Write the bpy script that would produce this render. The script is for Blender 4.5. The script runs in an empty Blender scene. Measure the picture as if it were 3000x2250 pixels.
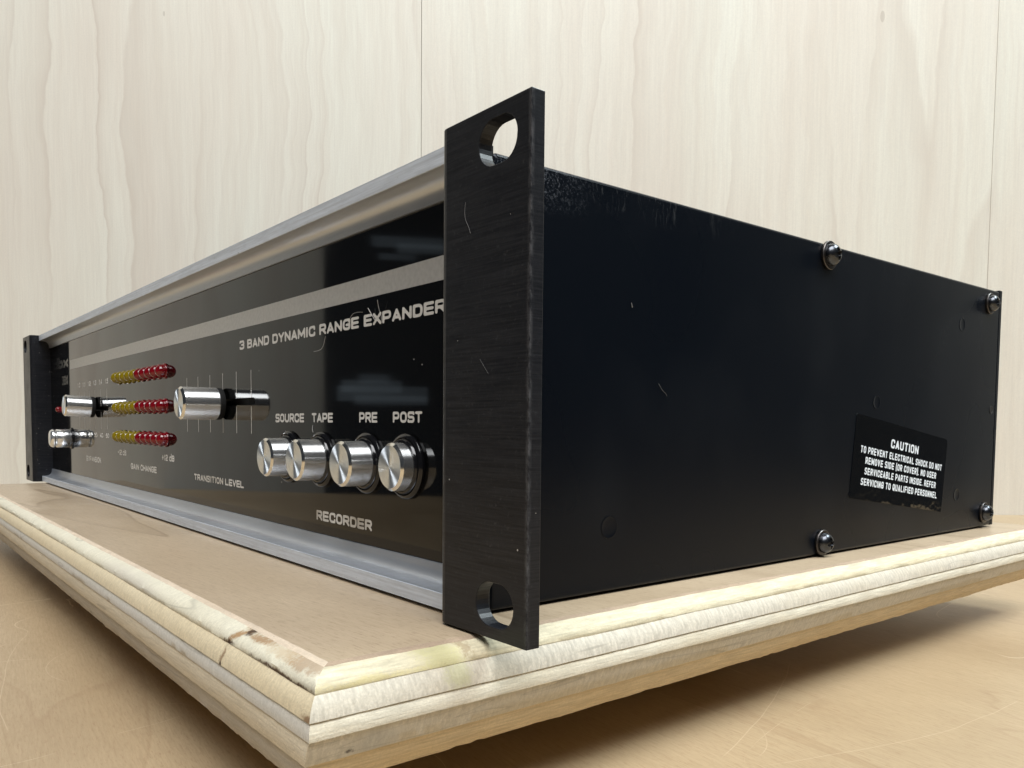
import bpy, bmesh, math, random
from mathutils import Vector, Matrix, noise
from mathutils.geometry import tessellate_polygon
import numpy as np

scene = bpy.context.scene
COL = scene.collection
K = 0.001                                   # the script thinks in millimetres
random.seed(7)

# ------------------------------------------------------------------ camera
CAM = Vector((96.231, -83.023, 35.942))
yaw, pit, rol = math.radians(51.612), math.radians(3.267), math.radians(0.448)
F = Vector((-math.sin(yaw)*math.cos(pit), math.cos(yaw)*math.cos(pit), -math.sin(pit)))
R = Vector((math.cos(yaw), math.sin(yaw), 0)); U = R.cross(F)
R2 = R*math.cos(rol) + U*math.sin(rol); U2 = -R*math.sin(rol) + U*math.cos(rol)
cam = bpy.data.cameras.new('camera'); co = bpy.data.objects.new('camera', cam); COL.objects.link(co)
m = Matrix((R2, U2, -F)).transposed().to_4x4(); m.translation = CAM*K
co.matrix_world = m
cam.sensor_width = 36; cam.lens = 2358.26/3000*36
cam.shift_x = (1500-1448.21)/3000; cam.shift_y = (1382.15-1125)/3000
cam.clip_start = 0.005; cam.clip_end = 50
scene.camera = co
scene.render.resolution_x = 1024; scene.render.resolution_y = 768

# ------------------------------------------------------------------ world and lamps
world = bpy.data.worlds.new("World"); scene.world = world; world.use_nodes = True
bg = world.node_tree.nodes['Background']; bg.inputs[0].default_value = (0.75, 0.86, 1.0, 1); bg.inputs[1].default_value = 0.045
scene.view_settings.view_transform = 'Standard'; scene.view_settings.look = 'None'
scene.view_settings.exposure = 0.0; scene.view_settings.gamma = 1.0

LAT = Vector((0.621, 0.784, 0)); DEP = Vector((-0.784, 0.621, 0))   # along the backdrop wall / towards it
def place(lat, dep, z): return (Vector((CAM.x, CAM.y, 0)) + LAT*lat + DEP*dep)*K + Vector((0, 0, z*K))
def area(name, lat, dep, z, tgt, sx, sy, power, color):
    l = bpy.data.lights.new(name, 'AREA'); l.shape = 'RECTANGLE'; l.size = sx; l.size_y = sy
    l.energy = power; l.color = color
    o = bpy.data.objects.new(name, l); COL.objects.link(o); o.location = place(lat, dep, z)
    d = place(*tgt) - o.location; o.rotation_euler = d.to_track_quat('-Z', 'Y').to_euler()
area('window_light', 1250, 250, 1500, (0, 350, 0), 0.75, 0.45, 29, (0.86, 0.97, 1.0))
area('skylight', 60, -750, 1900, (-50, 600, 100), 1.7, 1.25, 74, (0.98, 0.99, 1.0))
for (dl, z, sw, sh, pw) in ((0, 140, .30, .05, .011), (40, 165, .20, .04, .006), (-30, 118, .24, .03, .005), (30, 190, .10, .03, .002)):
    area('far_window_light', -2400, 1100+dl, z, (0, 0, z), sw, sh, pw, (0.72, 0.88, 1.0))
for (dl, z, sw, sh, pw) in ((0, 635, .24, .035, .006), (-50, 612, .17, .03, .004), (40, 590, .12, .02, .0015)):
    area('far_window_light', -2400, 1010+dl, z, (0, 0, 300), sw, sh, pw, (0.72, 0.88, 1.0))

# ------------------------------------------------------------------ helpers
def link(name, me, mats=(), parent=None, loc=None):
    o = bpy.data.objects.new(name, me); COL.objects.link(o)
    for mt in mats: me.materials.append(mt)
    if parent: o.parent = parent
    if loc is not None: o.location = Vector(loc)*K
    return o
def empty(name, loc=(0, 0, 0)):
    o = bpy.data.objects.new(name, None); COL.objects.link(o); o.location = Vector(loc)*K
    o.empty_display_size = 0.01
    return o
def tag(o, **kw):
    for k, v in kw.items(): o[k] = v
    return o
def mesh(name, verts, faces, smooth=False, idx=None):
    me = bpy.data.meshes.new(name); me.from_pydata([Vector(v)*K for v in verts], [], faces); me.update()
    if smooth: me.polygons.foreach_set('use_smooth', [True]*len(me.polygons))
    if idx: me.polygons.foreach_set('material_index', idx)
    return me
def fin(bm, name, smooth=False):
    bmesh.ops.recalc_face_normals(bm, faces=bm.faces)
    me = bpy.data.meshes.new(name); bm.to_mesh(me); bm.free()
    if smooth: me.polygons.foreach_set('use_smooth', [True]*len(me.polygons))
    return me
def box_me(name, a, b):
    x0, y0, z0 = a; x1, y1, z1 = b
    v = [(x, y, z) for x in (x0, x1) for y in (y0, y1) for z in (z0, z1)]
    f = [(0, 1, 3, 2), (4, 6, 7, 5), (0, 4, 5, 1), (2, 3, 7, 6), (0, 2, 6, 4), (1, 5, 7, 3)]
    return mesh(name, v, f)
def bevel(o, w, seg=2, ang=30):
    md = o.modifiers.new('bevel', 'BEVEL'); md.width = w*K; md.segments = seg; md.limit_method = 'ANGLE'; md.angle_limit = math.radians(ang)
    md.harden_normals = False
def lathe(name, prof, n=48, axis='-Y', smooth_ang=35):
    """prof: list of (radius, height); axis of turning goes along -Y (knobs) or +X (screws)"""
    bm = bmesh.new(); rings = []
    for r, h in prof:
        ring = []
        if r < 1e-6:
            ring = [bm.verts.new(conv(0, 0, h, axis))]*1
        else:
            for i in range(n):
                a = 2*math.pi*i/n; ring.append(bm.verts.new(conv(r*math.cos(a), r*math.sin(a), h, axis)))
        rings.append(ring)
    for A, B in zip(rings, rings[1:]):
        if len(A) == 1 and len(B) == 1: continue
        for i in range(n):
            j = (i+1) % n
            if len(A) == 1: bm.faces.new((A[0], B[i], B[j]))
            elif len(B) == 1: bm.faces.new((A[i], B[0], A[j]))
            else: bm.faces.new((A[i], A[j], B[j], B[i]))
    me = fin(bm, name, True)
    me.set_sharp_from_angle(angle=math.radians(smooth_ang))
    return me
def conv(a, b, h, axis):
    if axis == '-Y': return Vector((a, -h, b))*K
    return Vector((h, a, b))*K

# ------------------------------------------------------------------ node helpers
class NT:
    def __init__(s, name):
        s.m = bpy.data.materials.new(name); s.m.use_nodes = True; s.t = s.m.node_tree; s.n = s.t.nodes; s.l = s.t.links
        s.b = s.n['Principled BSDF']; s.co = s.n.new('ShaderNodeTexCoord').outputs['Object']
    def put(s, sock, v):
        if isinstance(v, bpy.types.NodeSocket): s.l.new(v, sock)
        elif isinstance(v, tuple) and len(v) == 3 and sock.type == 'RGBA': sock.default_value = (*v, 1)
        else: sock.default_value = v
    def map(s, scale=(1, 1, 1), loc=(0, 0, 0), rot=(0, 0, 0), v=None):
        n = s.n.new('ShaderNodeMapping'); s.put(n.inputs[0], v or s.co)
        n.inputs['Scale'].default_value = scale; n.inputs['Location'].default_value = loc; n.inputs['Rotation'].default_value = rot
        return n.outputs[0]
    def noise(s, v, scale=1, detail=2, rough=.5, dist=0, col=False):
        n = s.n.new('ShaderNodeTexNoise'); s.put(n.inputs['Vector'], v); n.inputs['Scale'].default_value = scale
        n.inputs['Detail'].default_value = detail; n.inputs['Roughness'].default_value = rough; n.inputs['Distortion'].default_value = dist
        return n.outputs[1 if col else 0]
    def vor(s, v, scale=1, feat='F1', out=0):
        n = s.n.new('ShaderNodeTexVoronoi'); s.put(n.inputs['Vector'], v); n.inputs['Scale'].default_value = scale; n.feature = feat
        return n.outputs[out]
    def math(s, op, a, b=0., c=0., clamp=False):
        n = s.n.new('ShaderNodeMath'); n.operation = op; n.use_clamp = clamp
        s.put(n.inputs[0], a); s.put(n.inputs[1], b); s.put(n.inputs[2], c); return n.outputs[0]
    def ramp(s, f, stops):
        n = s.n.new('ShaderNodeValToRGB'); s.put(n.inputs[0], f); e = n.color_ramp.elements
        while len(e) < len(stops): e.new(0.5)
        for el, (p, c) in zip(e, stops):
            el.position = p; el.color = (c, c, c, 1) if isinstance(c, (int, float)) else (*c, 1)
        return n.outputs[0]
    def mr(s, v, a, b, c=0., d=1.):
        n = s.n.new('ShaderNodeMapRange'); s.put(n.inputs[0], v)
        for i, q in enumerate((a, b, c, d)): n.inputs[i+1].default_value = q
        return n.outputs[0]
    def mix(s, f, a, b, mode='MIX'):
        n = s.n.new('ShaderNodeMix'); n.data_type = 'RGBA'; n.blend_type = mode
        s.put(n.inputs['Factor'], f); s.put(n.inputs['A'], a); s.put(n.inputs['B'], b); return n.outputs['Result']
    def bump(s, h, strength=.2, dist=.0002):
        n = s.n.new('ShaderNodeBump'); s.put(n.inputs['Height'], h); n.inputs['Strength'].default_value = strength
        n.inputs['Distance'].default_value = dist; s.put(s.b.inputs['Normal'], n.outputs[0]); return n
    def sep(s, v=None):
        n = s.n.new('ShaderNodeSeparateXYZ'); s.put(n.inputs[0], v or s.co); return n.outputs
    def set(s, **kw):
        nm = dict(color='Base Color', rough='Roughness', metal='Metallic', ior='IOR', trans='Transmission Weight', coat='Coat Weight',
                  spec='Specular IOR Level', aniso='Anisotropic', tangent='Tangent', anirot='Anisotropic Rotation', sss='Subsurface Weight', coatr='Coat Roughness', sheen='Sheen Weight')
        for k, v in kw.items(): s.put(s.b.inputs[nm[k]], v)
        return s.m

def specks(n, density=220, size=.06, stretch=(1, 1, 1)):
    """sparse dust specks, 0..1"""
    v = n.map(scale=stretch)
    d = n.vor(v, density); c = n.vor(v, density, out=1)
    r = n.sep(c)[0]
    rad = n.math('MULTIPLY', n.math('SUBTRACT', r, .90, clamp=True), size*13)
    return n.math('LESS_THAN', d, rad)

# ------------------------------------------------------------------ materials
def mat_ear():
    n = NT('black_brushed_metal')
    st = n.noise(n.map((70, 70, 2600)), 1, 4, .75)
    bl = n.noise(n.map((90, 90, 90)), 1, 5, .65)
    wear = n.mr(n.noise(n.map((900, 900, 900)), 1, 5, .8), .56, .70)
    wear = n.math('MULTIPLY', wear, n.mr(bl, .40, .62, .25, 1))
    x, y, z = n.sep()
    xa = n.math('ADD', n.math('MINIMUM', n.math('ABSOLUTE', x), n.math('ABSOLUTE', n.math('ADD', x, .4826))), n.math('ABSOLUTE', y))
    edge = n.math('MULTIPLY', n.mr(xa, .0008, .0002), n.mr(n.noise(n.map((600, 600, 260)), 1, 4, .8), .42, .62))
    base = n.mix(n.mr(st, .35, .65), (.0040, .0046, .0066), (.017, .018, .0215))
    base = n.mix(n.math('MULTIPLY', wear, .42), base, (.075, .078, .085))
    base = n.mix(n.math('MULTIPLY', edge, .38), base, (.16, .16, .17))
    base = n.mix(specks(n, 420, .075), base, (.42, .40, .38))
    n.bump(n.math('ADD', st, n.math('MULTIPLY', wear, .3)), .22, .00006)
    return n.set(color=base, rough=n.mr(bl, .3, .7, .29, .40), spec=.26)
def mat_side():
    n = NT('black_painted_steel')
    bl = n.noise(n.map((28, 28, 28)), 1, 5, .65)
    fine = n.noise(n.map((900, 900, 900)), 1, 2)
    x, y, z = n.sep()
    # rubbed patches along the top edge
    top = n.math('MULTIPLY', n.mr(z, .0795, .0868), n.mr(n.noise(n.map((1, 55, 20)), 1, 3), .47, .60))
    scr = n.mr(n.noise(n.map((1, 900, 160)), 1, 6, .75, 1.5), .56, .64)
    wear = n.math('MULTIPLY', top, scr)
    front = n.math('MULTIPLY', n.mr(y, .040, .012), n.mr(z, .0775, .0845))
    chip = n.mr(n.noise(n.map((1, 750, 750)), 1, 5, .8, 2.5), .54, .60)
    wear2 = n.math('MULTIPLY', front, chip)
    smear = n.mr(n.noise(n.map((1, 26, 18), (3, 5, 1)), 1, 2, .5), .52, .72)
    base = n.mix(n.math('MULTIPLY', wear, .45), (.0020, .0034, .0062), (.09, .095, .10))
    base = n.mix(n.math('MULTIPLY', wear2, .55), base, (.30, .33, .38))
    base = n.mix(n.math('MULTIPLY', smear, .07), base, (.05, .055, .06))
    base = n.mix(specks(n, 260, .055), base, (.45, .42, .38))
    n.bump(fine, .10, .00005)
    return n.set(color=base, rough=n.mr(n.noise(n.map((14, 14, 14)), 1, 2), .3, .7, .25, .32), spec=.18)
def mat_panel():
    n = NT('glossy_black_acrylic')
    bl = n.noise(n.map((60, 60, 60)), 1, 3)
    base = n.mix(specks(n, 320, .05), (.0030, .0030, .0030), (.4, .4, .4))
    return n.set(color=base, rough=n.mr(bl, .3, .7, .03, .055), ior=1.40)
def mat_print(name, c, rough=.35, metal=0.):
    n = NT(name)
    g = n.noise(n.map((900, 900, 900)), 1, 2)
    return n.set(color=n.mix(n.mr(g, .3, .7), tuple(q*.86 for q in c), c), rough=rough, metal=metal)
def mat_alu(name, base, rough, streak=True, metal=.82):
    n = NT(name)
    if streak:
        a = n.noise(n.map((30, 1500, 1500)), 1, 5, .75); b = n.noise(n.map((160, 700, 900), (3, 1, 2)), 1, 4, .7)
        dents = n.mr(n.noise(n.map((200, 600, 500), (4, 2, 1)), 1, 3, .7), .66, .76)
        c = n.mix(n.mr(a, .35, .65), tuple(q*.74 for q in base), base)
        c = n.mix(n.mr(b, .45, .7, 0, .35), c, tuple(q*.6 for q in base))
        c = n.mix(n.math('MULTIPLY', dents, .6), c, tuple(q*.3 for q in base))
        n.bump(n.math('ADD', a, n.math('MULTIPLY', b, .4)), .22, .00006)
    else:
        a = n.noise(n.map((18, 90, 90)), 1, 4, .6)
        c = n.mix(n.mr(a, .35, .65), tuple(q*.88 for q in base), base)
    return n.set(color=c, metal=metal, rough=n.mr(a, .3, .7, rough*.9, rough*1.12))
def mat_knob_side():
    n = NT('polished_aluminium')
    a = n.noise(n.map((0, 5200, 0)), 1, 4, .7)
    t = n.n.new('ShaderNodeTangent'); t.direction_type = 'RADIAL'; t.axis = 'Y'
    return n.set(color=n.mix(n.mr(a, .3, .7), (.82, .83, .83), (.93, .94, .94)), metal=.92, rough=.27, aniso=.95, anirot=.25, tangent=t.outputs[0])
def mat_knob_face():
    n = NT('spun_aluminium')
    x, y, z = n.sep()
    r = n.math('SQRT', n.math('ADD', n.math('MULTIPLY', x, x), n.math('MULTIPLY', z, z)))
    g = n.noise(n.math('MULTIPLY', r, 9000.), 1, 2)
    n.bump(g, .05, .00003)
    t = n.n.new('ShaderNodeTangent'); t.direction_type = 'RADIAL'; t.axis = 'Y'
    return n.set(color=(.86, .92, .97), metal=.94, rough=.42, aniso=1.0, tangent=t.outputs[0])
def simple(name, c, rough, metal=0, **kw):
    n = NT(name); g = n.noise(n.map((260, 260, 260)), 1, 3)
    return n.set(color=n.mix(n.mr(g, .3, .7), tuple(q*.85 for q in c), c), rough=n.mr(g, .3, .7, rough*.85, rough*1.15), metal=metal, **kw)

def wood_wall():
    n = NT('maple_veneer_wall')
    info = n.n.new('ShaderNodeObjectInfo').outputs['Random']
    off = n.n.new('ShaderNodeCombineXYZ'); n.put(off.inputs[0], n.math('MULTIPLY', info, 9.)); n.put(off.inputs[1], n.math('MULTIPLY', info, 3.))
    va = n.n.new('ShaderNodeVectorMath'); n.put(va.inputs[0], n.co); n.put(va.inputs[1], off.outputs[0]); v0 = va.outputs[0]
    wob = n.noise(n.map((10, 1, 2.2), v=v0), 1, 3, .5)
    wx = n.math('ADD', n.math('MULTIPLY', n.math('SUBTRACT', n.noise(n.map((6, 0, 9), (3, 3, 3), v=v0), 1, 2, .5), .5), .030),
               n.math('MULTIPLY', n.math('SUBTRACT', n.noise(n.map((30, 0, 40), (1, 6, 3), v=v0), 1, 2, .5), .5), .007))
    cx = n.n.new('ShaderNodeCombineXYZ'); n.put(cx.inputs[0], wx); vw = n.n.new('ShaderNodeVectorMath'); n.put(vw.inputs[0], v0); n.put(vw.inputs[1], cx.outputs[0])
    v1 = vw.outputs[0]
    f = n.noise(n.map((8.5, 0, .36), v=v1), 1, 1.5, .45, .1)
    f = n.math('ADD', f, n.math('MULTIPLY', n.noise(n.map((44, 0, 5), v=v1), 1, 2), .020))
    k = n.math('FRACT', n.math('MULTIPLY', f, 12.))
    line = n.ramp(k, [(0, .1), (.03, 1.), (.14, .45), (.5, .1), (.88, 0.), (1, .0)])
    k2 = n.math('FRACT', n.math('MULTIPLY', f, 31.))
    line2 = n.ramp(k2, [(0, .0), (.06, .5), (.3, .15), (1, 0.)])
    gate = n.mr(n.noise(n.map((5, 1, 1.5), (4, 2, 7), v=v0), 1, 2), .42, .62)
    fine = n.noise(n.map((700, 1, 16), v=v0), 1, 4, .7)
    strk = n.noise(n.map((105, 1, 3.2), v=v1), 1, 5, .7)
    blot = n.noise(n.map((9, 1, 2.0), (2, 9, 3), v=v0), 1, 3)
    base = n.mix(n.mr(blot, .38, .60), (.70, .69, .60), (.675, .63, .545))
    base = n.mix(n.mr(strk, .42, .68, 0, .32), base, (.56, .48, .395))
    base = n.mix(n.math('MULTIPLY', n.math('MULTIPLY', line, n.mr(wob, .42, .62, .06, 1.)), .60), base, (.47, .39, .32))
    base = n.mix(n.math('MULTIPLY', n.math('MULTIPLY', line2, gate), .30), base, (.52, .45, .37))
    base = n.mix(n.mr(fine, .35, .75, 0., .34), base, (.50, .45, .39))
    fc = n.map((50, 1, 20), v=v0); fl = n.vor(fc, 1); fr = n.sep(n.vor(fc, 1, out=1))[0]
    fleck = n.math('MULTIPLY', n.math('LESS_THAN', fl, n.math('MULTIPLY', fr, .09)), n.math('GREATER_THAN', fr, .90))
    base = n.mix(n.math('MULTIPLY', fleck, .40), base, (.30, .25, .20))
    grit = n.noise(n.map((900, 1, 900), v=v0), 1, 2)
    base = n.mix(n.mr(grit, .35, .7, 0, .16), base, (.45, .43, .40))
    n.bump(fine, .05, .0001)
    return n.set(color=base, rough=.48, spec=.35)

def wood_top(name, light, dark, axis_scale, line_c, fine_amt=.3, rough=.38, rot=0., lines=6., spec=.45, lamt=.5, arcs=()):
    """varnished veneer seen close: grain runs along X (object space) before rotation"""
    n = NT(name)
    v0 = n.map((1, 1, 1), rot=(0, 0, rot))
    sx, sy = axis_scale
    f = n.noise(n.map((sx, sy, 0), v=v0), 1, 2, .45, .3)
    k = n.math('FRACT', n.math('MULTIPLY', f, lines))
    line = n.ramp(k, [(0, .2), (.02, 1), (.07, .35), (.4, .05), (1, 0.)])
    fine = n.noise(n.map((sx*28, sy*60, 0), v=v0), 1, 5, .75)
    pore = n.mr(n.noise(n.map((300, 1900, 0), v=v0), 1, 4, .8), .52, .68)
    blot = n.noise(n.map((7, 13, 0), (5, 2, 0), v=v0), 1, 4, .55)
    base = n.mix(n.mr(blot, .32, .68), light, dark)
    base = n.mix(n.math('MULTIPLY', line, lamt), base, line_c)
    base = n.mix(n.mr(fine, .3, .75, 0, fine_amt), base, tuple(q*.72 for q in dark))
    base = n.mix(n.math('MULTIPLY', pore, .6), base, line_c)
    # faint scratches of its own
    w = n.noise(n.map((16, 11, 0), (8, 3, 0), rot=(0, 0, .9), v=v0), 1, 1, .4, .4)
    scr = n.math('LESS_THAN', n.math('ABSOLUTE', n.math('SUBTRACT', n.math('FRACT', n.math('MULTIPLY', w, 3.)), .5)), .0016)
    scr = n.math('MULTIPLY', scr, n.mr(n.noise(n.map((40, 40, 0)), 1, 2), .5, .6))
    base = n.mix(n.math('MULTIPLY', scr, .6), base, (.80, .68, .50))
    x, y, z = n.sep()
    wob = n.math('MULTIPLY', n.math('SUBTRACT', n.noise(n.map((30, 30, 0)), 1, 2), .5), .003)
    for (ax, ay, ar, x0, x1, y0, y1) in arcs:
        dx = n.math('SUBTRACT', x, ax*K); dy = n.math('SUBTRACT', y, ay*K)
        dd = n.math('ABSOLUTE', n.math('SUBTRACT', n.math('ADD', n.math('SQRT', n.math('ADD', n.math('MULTIPLY', dx, dx), n.math('MULTIPLY', dy, dy))), wob), ar*K))
        m_ = n.mr(dd, .00016, .00004)
        m_ = n.math('MULTIPLY', m_, n.math('MULTIPLY', n.mr(x, x0*K, x0*K+.004), n.mr(x, x1*K, x1*K-.004)))
        m_ = n.math('MULTIPLY', m_, n.math('MULTIPLY', n.mr(y, y0*K, y0*K+.004), n.mr(y, y1*K, y1*K-.004)))
        base = n.mix(n.math('MULTIPLY', m_, .24), base, (.80, .67, .48))
    n.bump(n.math('ADD', fine, n.math('MULTIPLY', pore, -.5)), .10, .00012)
    return n.set(color=base, rough=n.mr(fine, .3, .7, rough*.85, rough*1.2), spec=spec)

def ply_mat(name, base, streak, along, contrast=.5, lines=0., knots=None, knotc=(.12, .05, .02), rough=.6, patch=None):
    """edge of one ply; along = 'x' or 'y' is the run of the edge, grain long (stretched) or end (short)"""
    n = NT(name)
    long = streak == 'long'
    s_al, s_z = (130, 2400) if long else (1300, 420)
    v = n.map((s_al if along == 'x' else 0, s_al if along == 'y' else 0, s_z))
    g = n.noise(v, 1, 5, .65)
    v2 = n.map((22 if along == 'x' else 0, 22 if along == 'y' else 0, 120 if long else 60), (3, 1, 7))
    b = n.noise(v2, 1, 3, .6)
    grit = n.noise(n.map((2300, 2300, 2300)), 1, 2, .6)
    c = n.mix(n.mr(g, .38, .64), base, tuple(q*(1-.42*contrast) for q in base))
    c = n.mix(n.mr(b, .45, .72, 0, .55*contrast), c, (base[0]*.78, base[1]*.70, base[2]*.56))
    if lines:
        v3 = n.map((14 if along == 'x' else 0, 14 if along == 'y' else 0, 170), (1, 4, 2))
        k = n.math('FRACT', n.math('MULTIPLY', n.noise(v3, 1, 2, .5, .6), lines))
        l = n.ramp(k, [(0, 0.), (.03, 1), (.09, .25), (.3, 0), (1, 0)])
        c = n.mix(n.math('MULTIPLY', l, .55), c, tuple(q*.45 for q in base))
    pit_ = n.mr(n.noise(n.map((1100, 1100, 1100), (2, 2, 2)), 1, 3, .7), .66, .74)
    c = n.mix(n.math('MULTIPLY', pit_, .55), c, tuple(q*.42 for q in base))
    c = n.mix(n.mr(grit, .35, .7, 0, .38), c, tuple(q*.6 for q in base))
    x, y, z = n.sep()
    u = x if along == 'x' else y
    wz = n.math('ADD', z, n.mr(n.noise(n.map((260, 260, 260)), 1, 3, .6), .3, .7, -.0005, .0005))
    wu = n.math('ADD', u, n.mr(n.noise(n.map((300, 300, 300), (5, 5, 5)), 1, 3, .7), .3, .7, -.0010, .0010))
    for (u0, z0, ru, rz, amt, slope, kc) in (knots or []):
        du = n.math('DIVIDE', n.math('SUBTRACT', n.math('SUBTRACT', wu, u0*K), n.math('MULTIPLY', n.math('SUBTRACT', wz, z0*K), slope)), ru*K)
        dz = n.math('DIVIDE', n.math('SUBTRACT', wz, z0*K), rz*K)
        d = n.math('ADD', n.math('SQRT', n.math('ADD', n.math('MULTIPLY', du, du), n.math('MULTIPLY', dz, dz))), n.math('MULTIPLY', n.math('SUBTRACT', n.math('ADD', g, grit), 1.), 1.3))
        c = n.mix(n.math('MULTIPLY', n.mr(d, 1.3, .45), amt), c, kc)
    n.bump(n.math('ADD', g, grit), .45, .00018)
    return n.set(color=c, rough=rough, spec=.3)

M_EAR, M_SIDE, M_PANEL = mat_ear(), mat_side(), mat_panel()
M_PRINT = mat_print('silver_grey_print', (.76, .75, .73), .38, .35)
M_STRIPE = mat_print('silver_grey_stripe', (.60, .595, .58), .36, .6)
M_LOGO = mat_print('shade_dimmed_logo_print', (.20, .20, .20), .22, 1.)  # silver print darkened in colour, standing in for the ear's dark reflection
M_WHITE = mat_print('white_print', (.80, .86, .92))
M_TRIM = mat_alu('brushed_aluminium', (.80, .87, .97), .5, True, .5)
M_COVE = mat_alu('satin_aluminium', (.58, .615, .67), .34, False, .78)
M_KN, M_KF = mat_knob_side(), mat_knob_face()
M_CHAM = simple('turned_chamfer_aluminium', (.85, .83, .78), .14, 1)
M_CHROME = simple('chrome', (.92, .93, .92), .16, .88)
M_BLKP = simple('glossy_black_plastic', (.006, .006, .007), .13)
M_FELT = simple('matte_black', (.003, .003, .003), .75)
M_SCREW = simple('black_oxide_screw', (.085, .09, .10), .26, 1)
M_RECESS = simple('dark_recess', (.012, .011, .01), .5)
M_WASH = simple('dull_washer_steel', (.115, .105, .10), .36, 1)
nl = NT('glossy_black_sticker'); nl.bump(nl.noise(nl.map((60, 60, 90)), 1, 3, .6), .35, .0006); M_LABEL = nl.set(color=(.003, .003, .003), rough=.08)
M_LINT = simple('pale_lint', (.75, .74, .72), .7)
M_DUST = simple('grey_hair', (.20, .20, .20), .7)
def led_mat(name, c, c2):
    n = NT(name); g = n.noise(n.map((500, 500, 500)), 1, 2)
    return n.set(color=n.mix(n.mr(g, .3, .7), c, c2), rough=.05, trans=.35, ior=1.55)
M_RED = led_mat('red_led_resin', (.31, .003, .012), (.19, .002, .007))
M_YEL = led_mat('yellow_led_resin', (.36, .27, .006), (.25, .18, .004))

# ------------------------------------------------------------------ setting: floor, table, wall
TZ = -34.0
def slab(name, l0, l1, d0, d1, z0, z1):
    v = []
    for l in (l0, l1):
        for d in (d0, d1):
            for z in (z0, z1): v.append((l, d, z))
    f = [(0, 1, 3, 2), (4, 6, 7, 5), (0, 4, 5, 1), (2, 3, 7, 6), (0, 2, 6, 4), (1, 5, 7, 3)]
    return mesh(name, v, f)
def bench_frame(o):
    o.location = Vector((CAM.x, CAM.y, 0))*K; o.rotation_euler = (0, 0, math.atan2(LAT.y, LAT.x)); return o
floor = link('floor', slab('floor', -6000, 6000, -6000, 6000, -905, -900), [simple('concrete', (.10, .10, .10), .8)]); bench_frame(floor); tag(floor, kind='structure')
M_TABLE = wood_top('varnished_table_veneer', (.49, .375, .235), (.37, .27, .16), (4.5, 26), (.26, .155, .085), .5, .36, rot=math.radians(58), lines=5., lamt=.3, arcs=(
    (0.3, 370.0, 213.8, 52.3, 138.9, 161.9, 207.4), (-247.0, 385.3, 367.4, 47.2, 91.2, 165.6, 240.5), (40.6, 183.3, 22.1, 54.7, 64.2, 166.2, 189.1),
    (143.8, 366.4, 315.6, -175, -107.7, 176.2, 264.3), (-103.9, 237.9, 26.5, -134.0, -78.2, 212.2, 265.0), (-97.5, 284.5, 27.6, -115.5, -83.4, 250, 263.8)))
table = link('table', slab('table', -610, 610, -420, 660, TZ-19, TZ), [M_TABLE]); bench_frame(table); bevel(table, 1, 2); tag(table, kind='structure')
M_WALL = wood_wall()
wall = empty('wall'); wall.location = (0, 0, 0); tag(wall, kind='structure')
bench_frame(wall)
for (l0, l1) in ((-1010, -60.9), (-60.6, 398.2), (398.4, 1213)):
    p = link('veneer_panel', slab('veneer_panel', l0, l1, 660, 678, TZ-60, 1175), [M_WALL], wall); bevel(p, .22, 1)

# ------------------------------------------------------------------ plywood board
XB, YB, ZB = -15.0, -27.2, -0.5
XL, YBK = -452.0, 268.0
PR = [(-.5, 0, 0), (-.6, .3, .35), (-.85, .95, 1.15), (-1.1, 2.0, 2.1), (-1.6, 3.3, 3.3), (-2.6, 4.3, 4.3), (-3.45, 4.45, 4.4), (-3.6, 4.35, 4.3), (-4.3, 5.1, 5.0), (-5.6, 5.9, 5.8),
      (-7.05, 6.2, 6.1), (-7.2, 5.9, 5.85), (-8.5, 6.5, 6.3), (-9.85, 6.3, 6.2), (-10.0, 5.9, 6.0), (-12, 5.2, 6.3), (-14.25, 4.1, 5.8), (-14.4, 3.8, 5.3),
      (-16.5, 2.9, 4.9), (-18.9, 1.5, 4.4), (-19.3, 1.0, 4.0)]
def offs(z):
    for a, b in zip(PR, PR[1:]):
        if b[0] <= z <= a[0]:
            t = (z-a[0])/(b[0]-a[0]); return a[1]+(b[1]-a[1])*t, a[2]+(b[2]-a[2])*t
    return PR[-1][1], PR[-1][2]
def perim(step=1.5):
    """points round the board as (side, corner-weighted position)"""
    out = []
    n1 = int((YBK-YB)/step); n2 = int((XB-XL)/step)
    for i in range(n1): out.append((0, i/n1))       # right side, front -> back
    for i in range(n2): out.append((1, i/n2))       # back
    for i in range(n1): out.append((2, i/n1))       # left
    for i in range(n2): out.append((3, i/n2))       # front, left -> right
    return out
PER = perim()
def ring(z, jz, rough_):
    orr, of = offs(z); pts = []
    x1, x0, y0, y1 = XB+orr, XL-orr, YB-of, YBK+orr
    for s, t in PER:
        if s == 0: x, y = x1, y0+(y1-y0)*t
        elif s == 1: x, y = x1+(x0-x1)*t, y1
        elif s == 2: x, y = x0, y1+(y0-y1)*t
        else: x, y = x0+(x1-x0)*t, y0
        w = noise.noise(Vector((x*.035, y*.035, z*.3)))*jz + noise.noise(Vector((x*.4, y*.4, z)))*jz*.35
        d = noise.noise(Vector((x*.6+9, y*.6, z*.7)))*rough_
        nx, ny = ((1, 0), (0, 1), (-1, 0), (0, -1))[s]
        if t == 0: d = 0
        if z < -19: w += noise.noise(Vector((x*1.3, y*1.3, 4)))*.28
        pts.append((x+nx*d, y+ny*d, z+w))
    return pts
board = empty('plywood_board', (0, 0, 0))
tag(board, label='thick plywood board with routed edge holding the black audio unit', category='board')
BR = (.16, .075, .03); DK = (.045, .022, .012); GR = (.42, .43, .22)
M_BTOP = wood_top('board_face_veneer', (.515, .41, .29), (.425, .33, .22), (3.2, 24), (.20, .135, .08), .5, .33, rot=math.radians(-6), lines=5., lamt=.6)
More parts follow.
